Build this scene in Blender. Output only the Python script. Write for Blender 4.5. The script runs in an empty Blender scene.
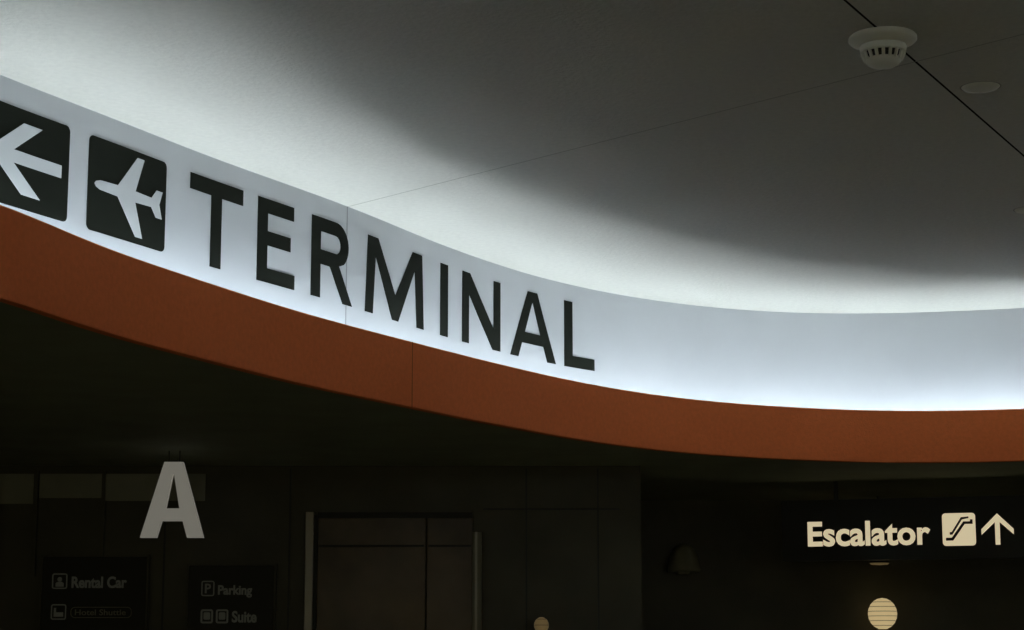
import bpy, bmesh, math, numpy as np
from mathutils import Vector, Matrix
sc=bpy.context.scene
sc.view_settings.view_transform='Standard'
CAMZ=1.6; H1=CAMZ+1.37; H2=CAMZ+1.73; HC=CAMZ+2.5
# ---------------------------------------------------------------- materials
def mat(name,col,rough=.6,metal=0,noise=None,bump=None,emit=None,es=0,spec=.5,coat=0):
    m=bpy.data.materials.new(name); m.use_nodes=True
    nt=m.node_tree; b=nt.nodes['Principled BSDF']
    b.inputs['Base Color'].default_value=(*col,1); b.inputs['Roughness'].default_value=rough
    b.inputs['Metallic'].default_value=metal; b.inputs['Specular IOR Level'].default_value=spec
    if coat: b.inputs['Coat Weight'].default_value=coat
    if emit: b.inputs['Emission Color'].default_value=(*emit,1); b.inputs['Emission Strength'].default_value=es
    tc=nt.nodes.new('ShaderNodeTexCoord')
    if noise:
        scl,amt=noise
        n=nt.nodes.new('ShaderNodeTexNoise'); n.inputs['Scale'].default_value=scl; n.inputs['Detail'].default_value=6
        nt.links.new(tc.outputs['Object'],n.inputs['Vector'])
        r=nt.nodes.new('ShaderNodeMapRange'); r.inputs[1].default_value=.3; r.inputs[2].default_value=.7
        r.inputs[3].default_value=1-amt; r.inputs[4].default_value=1+amt
        nt.links.new(n.outputs['Fac'],r.inputs[0])
        mx=nt.nodes.new('ShaderNodeVectorMath'); mx.operation='SCALE'; mx.inputs[0].default_value=col
        nt.links.new(r.outputs[0],mx.inputs['Scale']); nt.links.new(mx.outputs[0],b.inputs['Base Color'])
    if bump:
        scl,st,dist=bump
        n=nt.nodes.new('ShaderNodeTexNoise'); n.inputs['Scale'].default_value=scl; n.inputs['Detail'].default_value=4
        nt.links.new(tc.outputs['Object'],n.inputs['Vector'])
        bp=nt.nodes.new('ShaderNodeBump'); bp.inputs['Strength'].default_value=st; bp.inputs['Distance'].default_value=dist
        nt.links.new(n.outputs['Fac'],bp.inputs['Height']); nt.links.new(bp.outputs[0],b.inputs['Normal'])
    return m
M_ceil=mat('ceiling_plaster',(.67,.665,.60),.9,noise=(30,.04),bump=(48,.38,.010),spec=.1)
M_wall=mat('cove_white_paint',(.545,.563,.582),.7,noise=(2,.03),bump=(60,.1,.003),spec=.15)
M_or=mat('rust_orange_plaster',(.86,.215,.068),.85,noise=(40,.05),bump=(90,.4,.004),spec=.1)
M_trough=mat('trough_white',(.68,.70,.70),.8)
M_tube=mat('fluorescent_tube',(.9,.95,1),.4,emit=(.83,.915,1.0),es=30)
M_sof=mat('soffit_dark',(.30,.32,.23),.8,noise=(3,.08),spec=.15)
M_dark=mat('dark_wall_panel',(.072,.067,.042),.45,noise=(1.5,.3),spec=.3)
M_floor=mat('floor_terrazzo',(.34,.29,.18),.4,noise=(30,.2))
M_ink=mat('sign_dark_green_vinyl',(.011,.013,.009),.8,spec=.08)
M_white=mat('sign_white_vinyl',(.57,.59,.60),.6,spec=.2)
M_seam=mat('joint_dark',(.03,.03,.025),.9,spec=0)  # dark colour of the ceiling joint
M_seam2=mat('joint_filler',(.42,.42,.36),.9,spec=0)
M_seamw=mat('joint_light_grey',(.33,.34,.35),.9,spec=0)
M_seamo=mat('joint_rust',(.38,.095,.03),.9,spec=0)
M_plastic=mat('offwhite_plastic',(.74,.73,.60),.45,spec=.4)
M_slot=mat('black_plastic',(.03,.03,.024),.6)
M_alu=mat('brushed_aluminium',(.36,.34,.28),.4,metal=.3)
M_bronze=mat('bronze_door_metal',(.10,.068,.034),.30,metal=.1,noise=(1.6,.5),spec=.35)
M_glass=mat('glass_painted_reflection',(.22,.22,.165),.25,noise=(.9,.5),coat=.3)  # lighter base colour stands in for reflections on the panes
M_panel=mat('directory_panel',(.018,.018,.012),.4,spec=.2)
M_dim=mat('directory_lettering',(.12,.12,.085),.6,emit=(.5,.5,.38),es=.02)
M_cream=mat('backlit_cream_acrylic',(.6,.52,.36),.5,emit=(1,.84,.54),es=.56)
M_letA=mat('letter_grey_acrylic',(.42,.40,.34),.5,emit=(.9,.86,.74),es=.15)
M_glow=mat('warm_lamp_glass',(.5,.4,.22),.3,emit=(1,.76,.38),es=.46)
M_glow2=mat('warm_reflection_glow',(.4,.3,.15),.3,emit=(1,.70,.3),es=.07)  # weak emission standing in for warm reflected glints
M_sconce=mat('sconce_grey',(.20,.19,.13),.6)
M_sconce2=mat('sconce_shade',(.30,.29,.20),.6)
# ---------------------------------------------------------------- helpers
def link(o,parent=None):
    sc.collection.objects.link(o)
    if parent: o.parent=parent
    return o
def empty(name):
    o=bpy.data.objects.new(name,None); o.empty_display_size=.1; return link(o)
def meshobj(name,verts,faces,m,parent=None,smooth=False):
    me=bpy.data.meshes.new(name); me.from_pydata([tuple(v) for v in verts],[],faces); me.update()
    me.materials.append(m)
    if smooth:
        for p in me.polygons: p.use_smooth=True
    return link(bpy.data.objects.new(name,me),parent)
def box(name,x0,x1,y0,y1,z0,z1,m,parent=None,bev=0):
    v=[(x,y,z) for x in(x0,x1) for y in(y0,y1) for z in(z0,z1)]
    f=[(0,1,3,2),(4,6,7,5),(0,4,5,1),(2,3,7,6),(0,2,6,4),(1,5,7,3)]
    o=meshobj(name,v,f,m,parent)
    if bev:
        b=o.modifiers.new('bev','BEVEL'); b.width=bev; b.segments=2
    return o
def lathe(name,prof,c,m,parent=None,n=48):
    v=[];f=[]
    for r,z in prof:
        for i in range(n):
            a=2*math.pi*i/n; v.append((c[0]+r*math.cos(a),c[1]+r*math.sin(a),c[2]+z))
    for k in range(len(prof)-1):
        for i in range(n):
            j=(i+1)%n; f.append((k*n+i,k*n+j,(k+1)*n+j,(k+1)*n+i))
    return meshobj(name,v,f,m,parent,True)
def rod(name,p,q,r,m,parent=None,n=10):
    p=Vector(p);q=Vector(q);d=(q-p).normalized()
    a=d.orthogonal().normalized(); b=d.cross(a)
    v=[];f=[]
    for e in(p,q):
        for i in range(n):
            t=2*math.pi*i/n; v.append(e+(a*math.cos(t)+b*math.sin(t))*r)
    for i in range(n):
        j=(i+1)%n; f.append((i,j,n+j,n+i))
    f.append(tuple(range(n))[::-1]); f.append(tuple(range(n,2*n)))
    return meshobj(name,v,f,m,parent)
# ---------------------------------------------------------------- plan curves
def resamp(P,step):
    C=np.vstack([P,P[:1]]); s=np.r_[0,np.cumsum(np.linalg.norm(np.diff(C,axis=0),axis=1))]
    n=int(s[-1]/step); t=np.linspace(0,s[-1],n,endpoint=False)
    return np.c_[np.interp(t,s,C[:,0]),np.interp(t,s,C[:,1])]
def dense(ctrl,sm):
    P=np.array(ctrl,float); n=len(P); out=[]
    for i in range(n):
        p0,p1,p2,p3=P[i-1],P[i],P[(i+1)%n],P[(i+2)%n]
        t0=0;t1=t0+np.linalg.norm(p1-p0)**.5;t2=t1+np.linalg.norm(p2-p1)**.5;t3=t2+np.linalg.norm(p3-p2)**.5
        for t in np.linspace(t1,t2,60,endpoint=False):
            A1=(t1-t)/(t1-t0)*p0+(t-t0)/(t1-t0)*p1;A2=(t2-t)/(t2-t1)*p1+(t-t1)/(t2-t1)*p2;A3=(t3-t)/(t3-t2)*p2+(t-t2)/(t3-t2)*p3
            B1=(t2-t)/(t2-t0)*A1+(t-t0)/(t2-t0)*A2;B2=(t3-t)/(t3-t1)*A2+(t-t1)/(t3-t1)*A3
            out.append((t2-t)/(t2-t1)*B1+(t-t1)/(t2-t1)*B2)
    P=resamp(np.array(out),.05)
    k=int(sm/.05*3); w=np.exp(-.5*(np.arange(-k,k+1)*.05/sm)**2); w/=w.sum()
    Q=np.zeros_like(P)
    for j,ww in zip(range(-k,k+1),w): Q+=ww*np.roll(P,-j,axis=0)
    return resamp(Q,.05)
rest=[(5.0,13.35),(6.7,11.9),(8.0,9.4),(8.4,6.3),(7.6,2.6),(5.4,-.6),(2.4,-2.4),(-.4,-2.2),(-2.3,.2),(-3.2,3.6),(-2.95,6.2)]
wc=[(-2.207,8.312),(-1.898,8.914),(-1.55,9.647),(-.90,10.84),(-.378,11.95),(.251,12.99),(.962,13.72),(1.71,14.15),(2.448,14.28),(3.65,14.04)]+rest
W=dense(wc,.28)
def normals(P):
    T=np.roll(P,-1,0)-np.roll(P,1,0); T/=np.linalg.norm(T,axis=1)[:,None]
    return np.c_[T[:,1],-T[:,0]]
WN=normals(W)
def inset(p,d):
    i=np.argmin(((W-np.array(p))**2).sum(1)); return tuple(W[i]+WN[i]*d)
lc=[(-1.94,7.453),(-1.726,8.227),(-1.418,8.989),(-1.053,9.825),(-.599,10.66),(-.07,11.58),(.554,12.52),(1.245,13.21),(1.963,13.6),(2.685,13.79),(3.543,13.66)]
lc+=[inset(p,.42) for p in rest]
L=dense(lc,.28); LN=normals(L)
sW=np.r_[0,np.cumsum(np.linalg.norm(np.diff(np.vstack([W,W[:1]]),axis=0),axis=1))]
def wall_at(s):
    s=s%sW[-1]; i=np.searchsorted(sW,s)-1; i=max(i,0); f=(s-sW[i])/(sW[i+1]-sW[i]); j=(i+1)%len(W)
    p=W[i]*(1-f)+W[j]*f; n=WN[i]*(1-f)+WN[j]*f; return p,n/np.linalg.norm(n)
def strip(name,rows,m,parent=None,smooth=True):
    n=len(rows[0]); v=[p for r in rows for p in r]; f=[]
    for k in range(len(rows)-1):
        for i in range(n):
            j=(i+1)%n; f.append((k*n+i,k*n+j,(k+1)*n+j,(k+1)*n+i))
    return meshobj(name,v,f,m,parent,smooth)
r3=lambda P,z:[(p[0],p[1],z) for p in P]
strip('wall_curved_cove',[r3(W,H1+.05),r3(W,HC)],M_wall)
def fan(name,P,z,m):
    c=P.mean(0); n=len(P); v=[(c[0],c[1],z)]
    rows=[.25,.5,.75,1.0]
    for q in rows: v+=[(c[0]+(p[0]-c[0])*q,c[1]+(p[1]-c[1])*q,z) for p in P]
    f=[(0,1+(i+1)%n,1+i) for i in range(n)]
    for k in range(3):
        for i in range(n):
            j=(i+1)%n; a=1+k*n; b=1+(k+1)*n; f.append((a+i,a+j,b+j,b+i))
    return meshobj(name,v,f,m)
fan('ceiling',W+(-WN)*.02,HC,M_ceil)
th=.045
Li=L-LN*th
fa=strip('trim_curved_orange_fascia',[r3(Li,H1),r3(L-LN*.006,H1),r3(L-LN*.0015,H1+.002),r3(L,H1+.008),r3(L,H2-.008),r3(L-LN*.0015,H2-.002),r3(L-LN*.006,H2),r3(Li,H2),r3(Li,H1)],M_or,smooth=False)
fa.data.materials.append(M_trough)
nL=len(L)
for p in fa.data.polygons:
    if p.index>=6*nL: p.material_index=1
def matchW(P):
    out=[]
    for p in P:
        i=np.argmin(((W-p)**2).sum(1)); out.append(W[i]-WN[i]*.01)
    return np.array(out)
WM=matchW(Li)
strip('trim_cove_trough',[r3(Li,H1+.055),r3(WM,H1+.055)],M_trough)
c0=np.array([2.5,6.0])
outer=[c0+(p-c0)*2.6 for p in L]
strip('ceiling_lower_soffit',[r3(L-LN*.02,H1+.001),r3(outer,H1+.001)],M_sof)
# fluorescent tubes
TZ=H1+.175
TP=(Li*.50+WM*.50)
sT=np.r_[0,np.cumsum(np.linalg.norm(np.diff(np.vstack([TP,TP[:1]]),axis=0),axis=1))]
TC=np.vstack([TP,TP[:1]])
def tp(s):
    s=s%sT[-1]; return np.array([np.interp(s,sT,TC[:,0]),np.interp(s,sT,TC[:,1])])
tv=[];tf=[];nt_=8
seg=1.24;s=0
while s+1.18<sT[-1]:
    base=len(tv); K=9
    for k in range(K):
        a=tp(s+1.18*k/(K-1)); d=tp(s+1.18*k/(K-1)+.02)-tp(s+1.18*k/(K-1)-.02); d/=np.linalg.norm(d); nn=np.array([d[1],-d[0]])
        for i in range(nt_):
            t=2*math.pi*i/nt_; q=a+nn*.016*math.cos(t); tv.append((q[0],q[1],TZ+.016*math.sin(t)))
    for k in range(K-1):
        for i in range(nt_):
            j=(i+1)%nt_; tf.append((base+k*nt_+i,base+k*nt_+j,base+(k+1)*nt_+j,base+(k+1)*nt_+i))
    tf.append(tuple(base+i for i in range(nt_))); tf.append(tuple(base+(K-1)*nt_+i for i in range(nt_)))
    s+=seg
meshobj('cove_fluorescent_tubes',tv,tf,M_tube,smooth=True)
# ---------------------------------------------------------------- glyphs
def curve_to_bm(cu,cell=None):
    o=bpy.data.objects.new('tmp',cu); sc.collection.objects.link(o)
    bpy.context.view_layer.update()
    dg=bpy.context.evaluated_depsgraph_get(); me=bpy.data.meshes.new_from_object(o.evaluated_get(dg))
    bpy.data.objects.remove(o)
    bm=bmesh.new(); bm.from_mesh(me); bpy.data.meshes.remove(me)
    if cell:
        xs=[v.co.x for v in bm.verts]; x=min(xs)+cell
        while x<max(xs):
            bmesh.ops.bisect_plane(bm,geom=bm.verts[:]+bm.edges[:]+bm.faces[:],plane_co=(x,0,0),plane_no=(1,0,0)); x+=cell
    return bm
def glyph_mesh(polys,depth,cell=.05):
    cu=bpy.data.curves.new('g','CURVE'); cu.dimensions='2D'; cu.fill_mode='BOTH'; cu.extrude=depth/2
    for P in polys:
        sp=cu.splines.new('POLY'); sp.points.add(len(P)-1)
        for i,(x,y) in enumerate(P): sp.points[i].co=(x,y,0,1)
        sp.use_cyclic_u=True
    return curve_to_bm(cu,cell)
def finish(bm,name,m,parent,fn):
    for v in bm.verts: v.co=Vector(fn(*v.co))
    me=bpy.data.meshes.new(name); bm.to_mesh(me); bm.free(); me.materials.clear(); me.materials.append(m)
    return link(bpy.data.objects.new(name,me),parent)
def on_wall(s0,z0,off):
    def fn(x,y,z):
        p,n=wall_at(s0+x); q=p+n*(off+z); return (q[0],q[1],z0+y)
    return fn
def flat(o,ang,tilt=0):
    ca,sa=math.cos(ang),math.sin(ang)
    return lambda x,y,z:(o[0]+x*ca+z*sa,o[1]+x*sa-z*ca,o[2]+y)
def rrect(w,h,r,x0=0,y0=0,n=6):
    P=[]
    for cx,cy,a0 in((w-r,h-r,0),(r,h-r,90),(r,r,180),(w-r,r,270)):
        for i in range(n+1):
            a=math.radians(a0+90*i/n); P.append((x0+cx+r*math.cos(a),y0+cy+r*math.sin(a)))
    return P
def arc(cx,cy,rx,ry,a0,a1,n=12):
    return [(cx+rx*math.cos(math.radians(a0+(a1-a0)*i/n)),cy+ry*math.sin(math.radians(a0+(a1-a0)*i/n))) for i in range(n+1)]
def letter(ch,w,h,t):
    if ch=='T': return [[(0,h),(0,h-t*.92),((w-t)/2,h-t*.92),((w-t)/2,0),((w+t)/2,0),((w+t)/2,h-t*.92),(w,h-t*.92),(w,h)]]
    if ch=='E':
        k=t*.86;m=h*.53
        return [[(0,0),(0,h),(w*.96,h),(w*.96,h-k),(t,h-k),(t,m+k/2),(w*.88,m+k/2),(w*.88,m-k/2),(t,m-k/2),(t,k),(w,k),(w,0)]]
    if ch=='R':
        k=t*.86; top=h; mid=h*.43; r=(top-mid)/2
        o=[(0,0),(0,h)]+arc(w*.88-r*1.0,mid+r,r*1.05,r,90,-50,16)
        o+=[(w*.66,mid+.012),(w*1.0,0),(w*1.0-t*1.12,0),(w*.44,mid-.005),(t,mid-.005),(t,0)]
        ri=r-k
        i=[(t,h-k)]+arc(w*.88-r,mid+r,(ri)*1.0,ri,90,-90,14)+[(t,mid+k)]
        return [o,i]
    if ch=='M':
        a=w*.06
        return [[(0,0),(a*.6,h),(a+t*1.15,h),(w/2,h*.33),(w-a-t*1.15,h),(w-a*.6,h),(w,0),(w-t,0),(w-t-.028,h*.76),(w/2+t*.42,0),(w/2-t*.42,0),(t+.028,h*.76),(t,0)]]
    if ch=='I': return [[(0,0),(0,h),(w,h),(w,0)]]
    if ch=='N':
        k=t*.93
        return [[(0,0),(0,h),(k*1.15,h),(w-k,h*.30),(w-k,h),(w,h),(w,0),(w-k*1.15,0),(k,h*.70),(k,0)]]
    if ch=='A':
        ap=t*.62; c=w/2
        o=[(0,0),(c-ap,h),(c+ap,h),(w,0),(w-t*1.08,0),(w-t*1.08-(h*.22)*(c-ap)/h*.98,h*.22),(t*1.08+(h*.22)*(c-ap)/h*.98,h*.22),(t*1.08,0)]
        yb=h*.22+t*.82
        def xin(y): return t*1.08+y*(c-ap)/h*.98
        yt=h*.84
        i=[(xin(yb),yb),(c-.004,yt),(c+.004,yt),(w-xin(yb),yb)]
        return [o,i]
    if ch=='L': return [[(0,0),(0,h),(t,h),(t,t*.88),(w,t*.88),(w,0)]]
th_=math.atan(349/2000)
def proj(x,y,z):
    z-=CAMZ; f=y*math.cos(th_)+z*math.sin(th_); u=-y*math.sin(th_)+z*math.cos(th_)
    return 512+2000*x/f,315-2000*u/f
def s_at(u,z):
    best=None
    for k in range(-60,220):
        s_=k*.05
        p,_=wall_at(s_); uu,_v=proj(p[0],p[1],z)
        if best is not None and best[0]<u<=uu: return best[1]+.05*(u-best[0])/(uu-best[0])
        best=(uu,s_)
    return 0
zb=CAMZ+1.943; hh=.442; zm=zb+hh/2
EX={'T':(189,242),'E':(257,294.5),'R':(311,352),'M':(365,423.5),'I':(440,447.5),'N':(462,500),'A':(510,555.5),'L':(564,594)}
par=empty('terminal_lettering')
for ch,(a,b) in EX.items():
    s0=s_at(a,zm); s1=s_at(b,zm)
    finish(glyph_mesh(letter(ch,s1-s0,hh,.088),.003),'letter_'+ch,M_ink,par,on_wall(s0,zb,.0025))
def tile(name,s0,w,icon):
    e=empty(name)
    finish(glyph_mesh([rrect(w,hh,.028)],.003),'tile',M_ink,e,on_wall(s0,zb,.0025))
    finish(glyph_mesh([[(x*w,y*hh) for x,y in icon]],.002),'symbol',M_white,e,on_wall(s0,zb,.0065))
plane=[(.07,.50),(.09,.53),(.14,.55),(.36,.56),(.60,.93),(.69,.93),(.585,.56),(.80,.55),(.865,.65),(.945,.65),(.905,.50),(.945,.35),(.865,.35),(.80,.45),(.585,.44),(.69,.07),(.60,.07),(.36,.44),(.14,.45),(.09,.47)]
arrow=[(.09,.5),(.47,.86),(.68,.86),(.37,.565),(.91,.565),(.91,.435),(.37,.435),(.68,.14),(.47,.14)]
sa,sb=s_at(87.5,zm),s_at(165,zm)
tile('airplane_pictogram_sign',sa,sb-sa,plane)
sc_=s_at(68,zm); tile('left_arrow_pictogram_sign',sc_-(sb-sa),sb-sa,arrow)
sj=s_at(346,zm)
def vstrip(name,fn,s,w,z0,z1,m):
    finish(glyph_mesh([[(0,0),(0,z1-z0),(w,z1-z0),(w,0)]],.001),name,m,None,fn(s,z0,.001))
vstrip('trim_cove_wall_joint',on_wall,sj,.008,H2-.1,HC-.001,M_seamw)
i=min(range(len(L)),key=lambda k:abs(proj(L[k][0],L[k][1],H1)[0]-411)+(1e4 if L[k][1]<5 else 0))
p=L[i];n=LN[i];t=(-n[1],n[0])
meshobj('trim_fascia_joint',[(p[0]+n[0]*.002+t[0]*q,p[1]+n[1]*.002+t[1]*q,z) for q,z in((-.004,H1),(.004,H1),(.004,H2),(-.004,H2))],[(0,1,2,3)],M_seamo)
def cj(name,a,b,w,m):
    a=np.array(a);b=np.array(b);d=(b-a)/np.linalg.norm(b-a);n=np.array([d[1],-d[0]])*w/2
    v=[(*(a+n),HC-.002),(*(b+n),HC-.002),(*(b-n),HC-.002),(*(a-n),HC-.002)]
    meshobj(name,v,[(0,1,2,3)],m)
cj('trim_ceiling_joint_long',(1.273-1.28*2,7.32-2.37*2),(2.55+1.28*1.6,9.69+2.37*1.6),.011,M_seam)
cj('trim_ceiling_joint_cross',(-.927,10.84),(2.06+3,7.73-3.11),.008,M_seam2)
# smoke detector
sd=empty('smoke_detector'); C=(1.498,7.77,HC)
lathe('base',[(.0,-.0),(.130,-.0),(.136,-.006),(.137,-.018),(.130,-.026),(.108,-.036),(.094,-.044)],C,M_plastic,sd)
lathe('dark_chamber',[(.082,-.044),(.074,-.09),(.056,-.105)],C,M_slot,sd)
lathe('head_ring',[(.092,-.042),(.094,-.048),(.092,-.066),(.086,-.072),(.080,-.072)],C,M_plastic,sd)
lathe('dome_cap',[(.073,-.098),(.072,-.104),(.062,-.118),(.045,-.127),(.02,-.131),(.0,-.131)],C,M_plastic,sd)
for k in range(18):
    a=2*math.pi*k/18; ca,sa_=math.cos(a),math.sin(a)
    rod('fin_%d'%(k+1),(C[0]+.086*ca,C[1]+.086*sa_,HC-.068),(C[0]+.071*ca,C[1]+.071*sa_,HC-.104),.007,M_plastic,sd,6)
for q in((2.06,8.49),(2.89,10.9)):
    cs=empty('ceiling_sprinkler_cover')
    lathe('plate',[(0,-.010),(.05,-.010),(.075,-.008),(.083,-.001)],(*q,HC),M_plastic,cs)
    lathe('rim',[(.083,-.0005),(.087,-.002),(.090,-.0005)],(*q,HC),M_seam2,cs)
# ---------------------------------------------------------------- lower concourse
box('floor',-9,13,-8,18,-.1,0,M_floor)
box('wall_back_left',-9,.76,14.0,14.2,0,H1,M_dark)
box('wall_return',.76,.9,14.0,17.0,0,H1,M_dark)
box('wall_back_right',.9,13,17.0,17.2,0,H1,M_dark)
box('wall_left',-9.2,-9,-8,14.2,0,H1,M_dark)
box('wall_right',13,13.2,-8,17.2,0,H1,M_dark)
tr=empty('window_1')
for k,(a,b,z0) in enumerate([(-4.6,-3.62,2.68),(-3.60,-3.34,2.70),(-3.30,-2.86,2.74),(-2.84,-2.14,2.72)]):
    box('pane_%d'%(k+1),a,b,13.965,13.99,z0,2.91,M_glass,tr)
for k,x in enumerate((-3.61,-3.32,-2.85)):
    box('mullion_%d'%(k+1),x-.012,x+.012,13.95,13.995,2.2,2.93,M_dark,tr)
rod_p=empty('steel_post'); rod('shaft',(-3.575,13.9,0),(-3.575,13.9,2.86),.012,M_alu,rod_p); lathe('cap',[(0,.01),(.012,.008),(.016,0),(.0,0)],(-3.575,13.9,2.86),M_alu,rod_p,12)
A=empty('gate_letter_sign')
finish(glyph_mesh(letter('A',.41,.49,.098),.05,None),'letter_face',M_letA,A,flat((-2.405,13.0,2.405),0))
rod('hanger_1',(-2.235,13.0,2.89),(-2.235,13.0,H1),.004,M_slot,A); rod('hanger_2',(-2.165,13.0,2.89),(-2.165,13.0,H1),.004,M_slot,A)
def text(body,name,m,parent,fn,x,y,w,h,bold=.0,depth=.004):
    cu=bpy.data.curves.new('t','FONT'); cu.body=body; cu.size=1; cu.offset=bold; cu.extrude=.01; cu.resolution_u=4
    bm=curve_to_bm(cu)
    xs=[v.co.x for v in bm.verts]; ys=[v.co.y for v in bm.verts]
    x0,x1=min(xs),max(xs); y0,y1=min(ys),max(ys)
    for v in bm.verts:
        v.co=((v.co.x-x0)/(x1-x0)*w+x,(v.co.y-y0)/(y1-y0)*h+y,v.co.z/.02*depth)
    return finish(bm,name,m,parent,fn)
def frame(name,x0,x1,z1):
    e=empty(name)
    box('panel',x0,x1,13.90,13.94,1.1,z1,M_panel,e,.004)
    for k,(a,b,c,d) in enumerate([(x0-.012,x0,1.1,z1),(x1,x1+.012,1.1,z1),(x0-.012,x1+.012,z1,z1+.014)]):
        box('edge_%d'%(k+1),a,b,13.895,13.945,c,d,M_dark,e)
    box('bracket_l',x0+.1,x0+.16,13.94,14.0,1.4,1.5,M_panel,e); box('bracket_r',x1-.16,x1-.1,13.94,14.0,1.4,1.5,M_panel,e)
    return e
def outline(w,h,r,t,x,y): return [rrect(w,h,r,x,y),rrect(w-2*t,h-2*t,max(r-t,.002),x+t,y+t)]
D1=frame('rental_car_directory_sign',-3.24,-2.52,2.33); F=flat((-3.24,13.895,0),0)
finish(glyph_mesh(outline(.105,.105,.015,.008,.07,2.11),.003,None),'icon_frame_1',M_dim,D1,F)
finish(glyph_mesh([arc(.1225,2.175,.016,.016,0,350,14),[(.095,2.125),(.095,2.15),(.11,2.158),(.135,2.158),(.15,2.15),(.15,2.125)]],.003,None),'icon_person',M_dim,D1,F)
text('Rental Car','lettering_1',M_dim,D1,F,.205,2.115,.38,.08,.03)
finish(glyph_mesh(outline(.105,.105,.015,.008,.07,1.90),.003,None),'icon_frame_2',M_dim,D1,F)
finish(glyph_mesh([[(.09,1.92),(.09,1.98),(.105,1.98),(.105,1.95),(.155,1.95),(.155,1.92)]],.003,None),'icon_bag',M_dim,D1,F)
finish(glyph_mesh(outline(.42,.075,.03,.005,.205,1.912),.003,None),'lettering_2_frame',M_sconce,D1,F)
text('Hotel Shuttle','lettering_2',M_sconce,D1,F,.235,1.930,.35,.040,.01)
D2=frame('parking_directory_sign',-2.23,-1.64,2.27); F=flat((-2.23,13.895,0),0)
finish(glyph_mesh(outline(.09,.105,.015,.008,.09,2.06),.003,None),'icon_frame_1',M_dim,D2,F)
text('P','icon_letter_P',M_dim,D2,F,.115,2.08,.04,.065,.02)
text('Parking','lettering_1',M_dim,D2,F,.205,2.05,.235,.085,.03)
finish(glyph_mesh(outline(.085,.095,.015,.012,.09,1.875)+outline(.085,.095,.015,.012,.195,1.875),.003,None),'icon_frames_2',M_dim,D2,F)
finish(glyph_mesh([rrect(.045,.05,.01,.11,1.9),rrect(.045,.05,.01,.215,1.9)],.003,None),'icon_vehicles',M_dim,D2,F)
text('Suite','lettering_2',M_dim,D2,F,.305,1.88,.17,.08,.03)
# elevator
E=empty('elevator_doors')
box('jamb_left',-1.43,-1.375,13.9,14.0,0,2.64,M_alu,E,.004)
box('jamb_left_inner',-1.375,-1.35,13.93,14.0,0,2.62,M_panel,E)
box('jamb_right',-.275,-.21,13.9,14.0,0,2.5,M_sconce,E,.004)
box('jamb_right_edge',-.255,-.24,13.88,13.9,0,2.5,M_alu,E)
box('header',-1.35,-.275,13.95,14.0,2.60,2.64,M_panel,E)
box('leaf_left',-1.35,-.60,13.96,13.99,0,2.6,M_bronze,E,.003)
box('leaf_right',-.59,-.275,13.95,13.98,0,2.6,M_bronze,E,.003)
for k,(a,b) in enumerate(((-1.35,-.60),(-.59,-.275))):
    box('rail_%d'%(k+1),a+.01,b-.01,13.942,13.958,2.40,2.415,M_panel,E)
for k,x in enumerate((-3.9,-2.42,-1.55,.1,.6)):
    box('trim_panel_joint_%d'%(k+1),x-.006,x+.006,13.992,14.002,0,H1-.02,M_slot)
box('trim_panel_joint_6',-.2,.75,13.992,14.002,2.66,2.672,M_slot)
S=empty('wall_sconce')
prof=[(.135,0),(.14,.02),(.135,.03),(.13,.06),(.115,.13),(.085,.19),(.045,.225),(0,.235)]
lathe('shade',prof,(1.44,16.86,2.36),M_sconce2,S)
box('backplate',1.39,1.49,16.9,17.0,2.34,2.38,M_sconce2,S,.01)
def lamp(name,c,r,m,rib):
    e=empty(name)
    n=10; pr=[(r*math.sin(math.pi*i/n)*1.0,-r*1.08*math.cos(math.pi*i/n)) for i in range(n+1)]
    lathe('globe',pr,c,m,e,28)
    for k in range(rib):
        z=-r*.8+1.6*r*k/(rib-1); rr=math.sqrt(max(r*r-(z/1.08)**2,1e-4))+.0002
        lathe('rib_%d'%(k+1),[(rr,z-.002),(rr+.001,z),(rr,z+.002)],c,M_bronze,e,28)
    lathe('gallery',[(r*.35,-r*1.05),(r*.5,-r*1.2),(r*.4,-r*1.5),(.0,-r*1.5)],c,M_bronze,e,20)
    rod('stem',(c[0],c[1],c[2]-r*1.45),(c[0],c[1],c[2]-r*2.2),.015,M_bronze,e)
    rod('arm',(c[0],c[1],c[2]-r*2.15),(c[0],c[1]+.25,c[2]-r*2.15),.015,M_bronze,e)
    return e
lamp('globe_reflection_glow',(3.07,16.75,2.01),.12,M_glow,6)
lamp('globe_reflection_glow',(.20,13.75,1.86),.05,M_glow2,3)  # added glowing globe stands in for a lamp's reflection in the elevator panel
# escalator sign
ES=empty('escalator_sign')
yaw=math.radians(-17); x0=2.06; y0=15.325
F=flat((x0,y0,0),yaw); wS=2.5
def ebox(nm,a,b,z0,z1,d0,d1,m):
    v=[F(x,z,d) for x in(a,b) for d in(d0,d1) for z in(z0,z1)]
    meshobj(nm,v,[(0,1,3,2),(4,6,7,5),(0,4,5,1),(2,3,7,6),(0,2,6,4),(1,5,7,3)],m,ES)
zt=2.83
ebox('cabinet',0,wS,2.37,zt,-.06,.0,M_panel)
ebox('hanger_l',.4,.43,zt,H1,-.04,-.02,M_slot); ebox('hanger_r',2.0,2.03,zt,H1,-.04,-.02,M_slot)
def pix(u,v):
    a=(u-512)/2000;b=(315-v)/2000
    d=np.array([a,math.cos(th_)-b*math.sin(th_),math.sin(th_)+b*math.cos(th_)])
    nrm=np.array([math.sin(yaw),-math.cos(yaw)]); 
    t=(nrm@np.array([x0,y0]))/(nrm@d[:2]); q=d*t
    return (q[0]-x0)*math.cos(yaw)+(q[1]-y0)*math.sin(yaw), q[2]+CAMZ
a,za=pix(808,547); b,zc=pix(930,521)
a2,zd=pix(808,522)
text('Escalator','lettering',M_cream,ES,F,a,za,b-a,zd-za,.028,.006)
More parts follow.
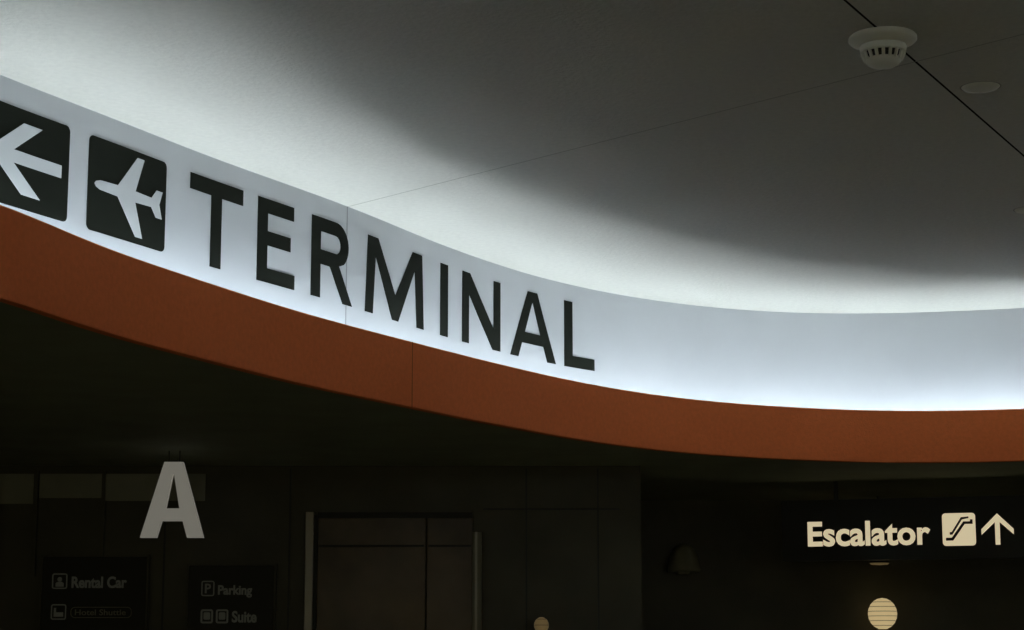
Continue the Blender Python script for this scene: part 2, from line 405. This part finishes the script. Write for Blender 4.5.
i0,j0=pix(943,546); i1,j1=pix(975,514)
w=i1-i0;h=w*1.0
finish(glyph_mesh([rrect(w,h,.025,i0,j0)],.006,None),'icon_tile',M_cream,ES,F)
g=[(.10,.16),(.32,.16),(.68,.66),(.92,.66),(.92,.80),(.84,.80),(.84,.74),(.64,.74),(.28,.25),(.10,.25)]
finish(glyph_mesh([[(i0+x*w,j0+y*h) for x,y in g]],.003,None),'icon_escalator',M_panel,ES,lambda x,y,z:F(x,y,z+.006))
hr=[(.22,.34),(.30,.34),(.60,.80),(.80,.84),(.80,.89),(.57,.87),(.28,.42),(.22,.42)]
finish(glyph_mesh([[(i0+x*w,j0+y*h) for x,y in hr]],.003,None),'icon_handrail',M_panel,ES,lambda x,y,z:F(x,y,z+.006))
k0,l0=pix(982,545); k1,l1=pix(1013,513); w=k1-k0;h=l1-l0
up=[(.5,1),(1,.5),(1,.32),(.575,.72),(.575,0),(.425,0),(.425,.72),(0,.32),(0,.5)]
finish(glyph_mesh([[(k0+x*w,l0+y*h) for x,y in up]],.006,None),'icon_up_arrow',M_cream,ES,F)
dl=empty('reflection_glint')  # added fixture whose glow stands in for a warm reflected glint
dc=(3.03,16.6,2.42)
lathe('housing',[(0,.04),(.08,.04),(.09,.0),(.08,0)],dc,M_panel,dl,24); lathe('lens',[(0,.0),(.08,.0),(.07,-.012),(0,-.018)],dc,M_glow2,dl,24)
rod('stem',(dc[0],dc[1],dc[2]+.03),(dc[0],dc[1],H1),.008,M_panel,dl)
# ---------------------------------------------------------------- light
w=bpy.data.worlds.new('ambient_fill'); sc.world=w; w.use_nodes=True
w.node_tree.nodes['Background'].inputs[0].default_value=(1,.90,.50,1); w.node_tree.nodes['Background'].inputs[1].default_value=.40  # even warm world light added as ambient fill, no source seen
# ---------------------------------------------------------------- camera
cam=bpy.data.cameras.new('camera'); cam.lens=2000*36/1024; cam.sensor_width=36; cam.sensor_fit='HORIZONTAL'
co=bpy.data.objects.new('camera',cam); sc.collection.objects.link(co)
co.location=(0,0,CAMZ); co.rotation_euler=(math.pi/2+th_,0,0); sc.camera=co
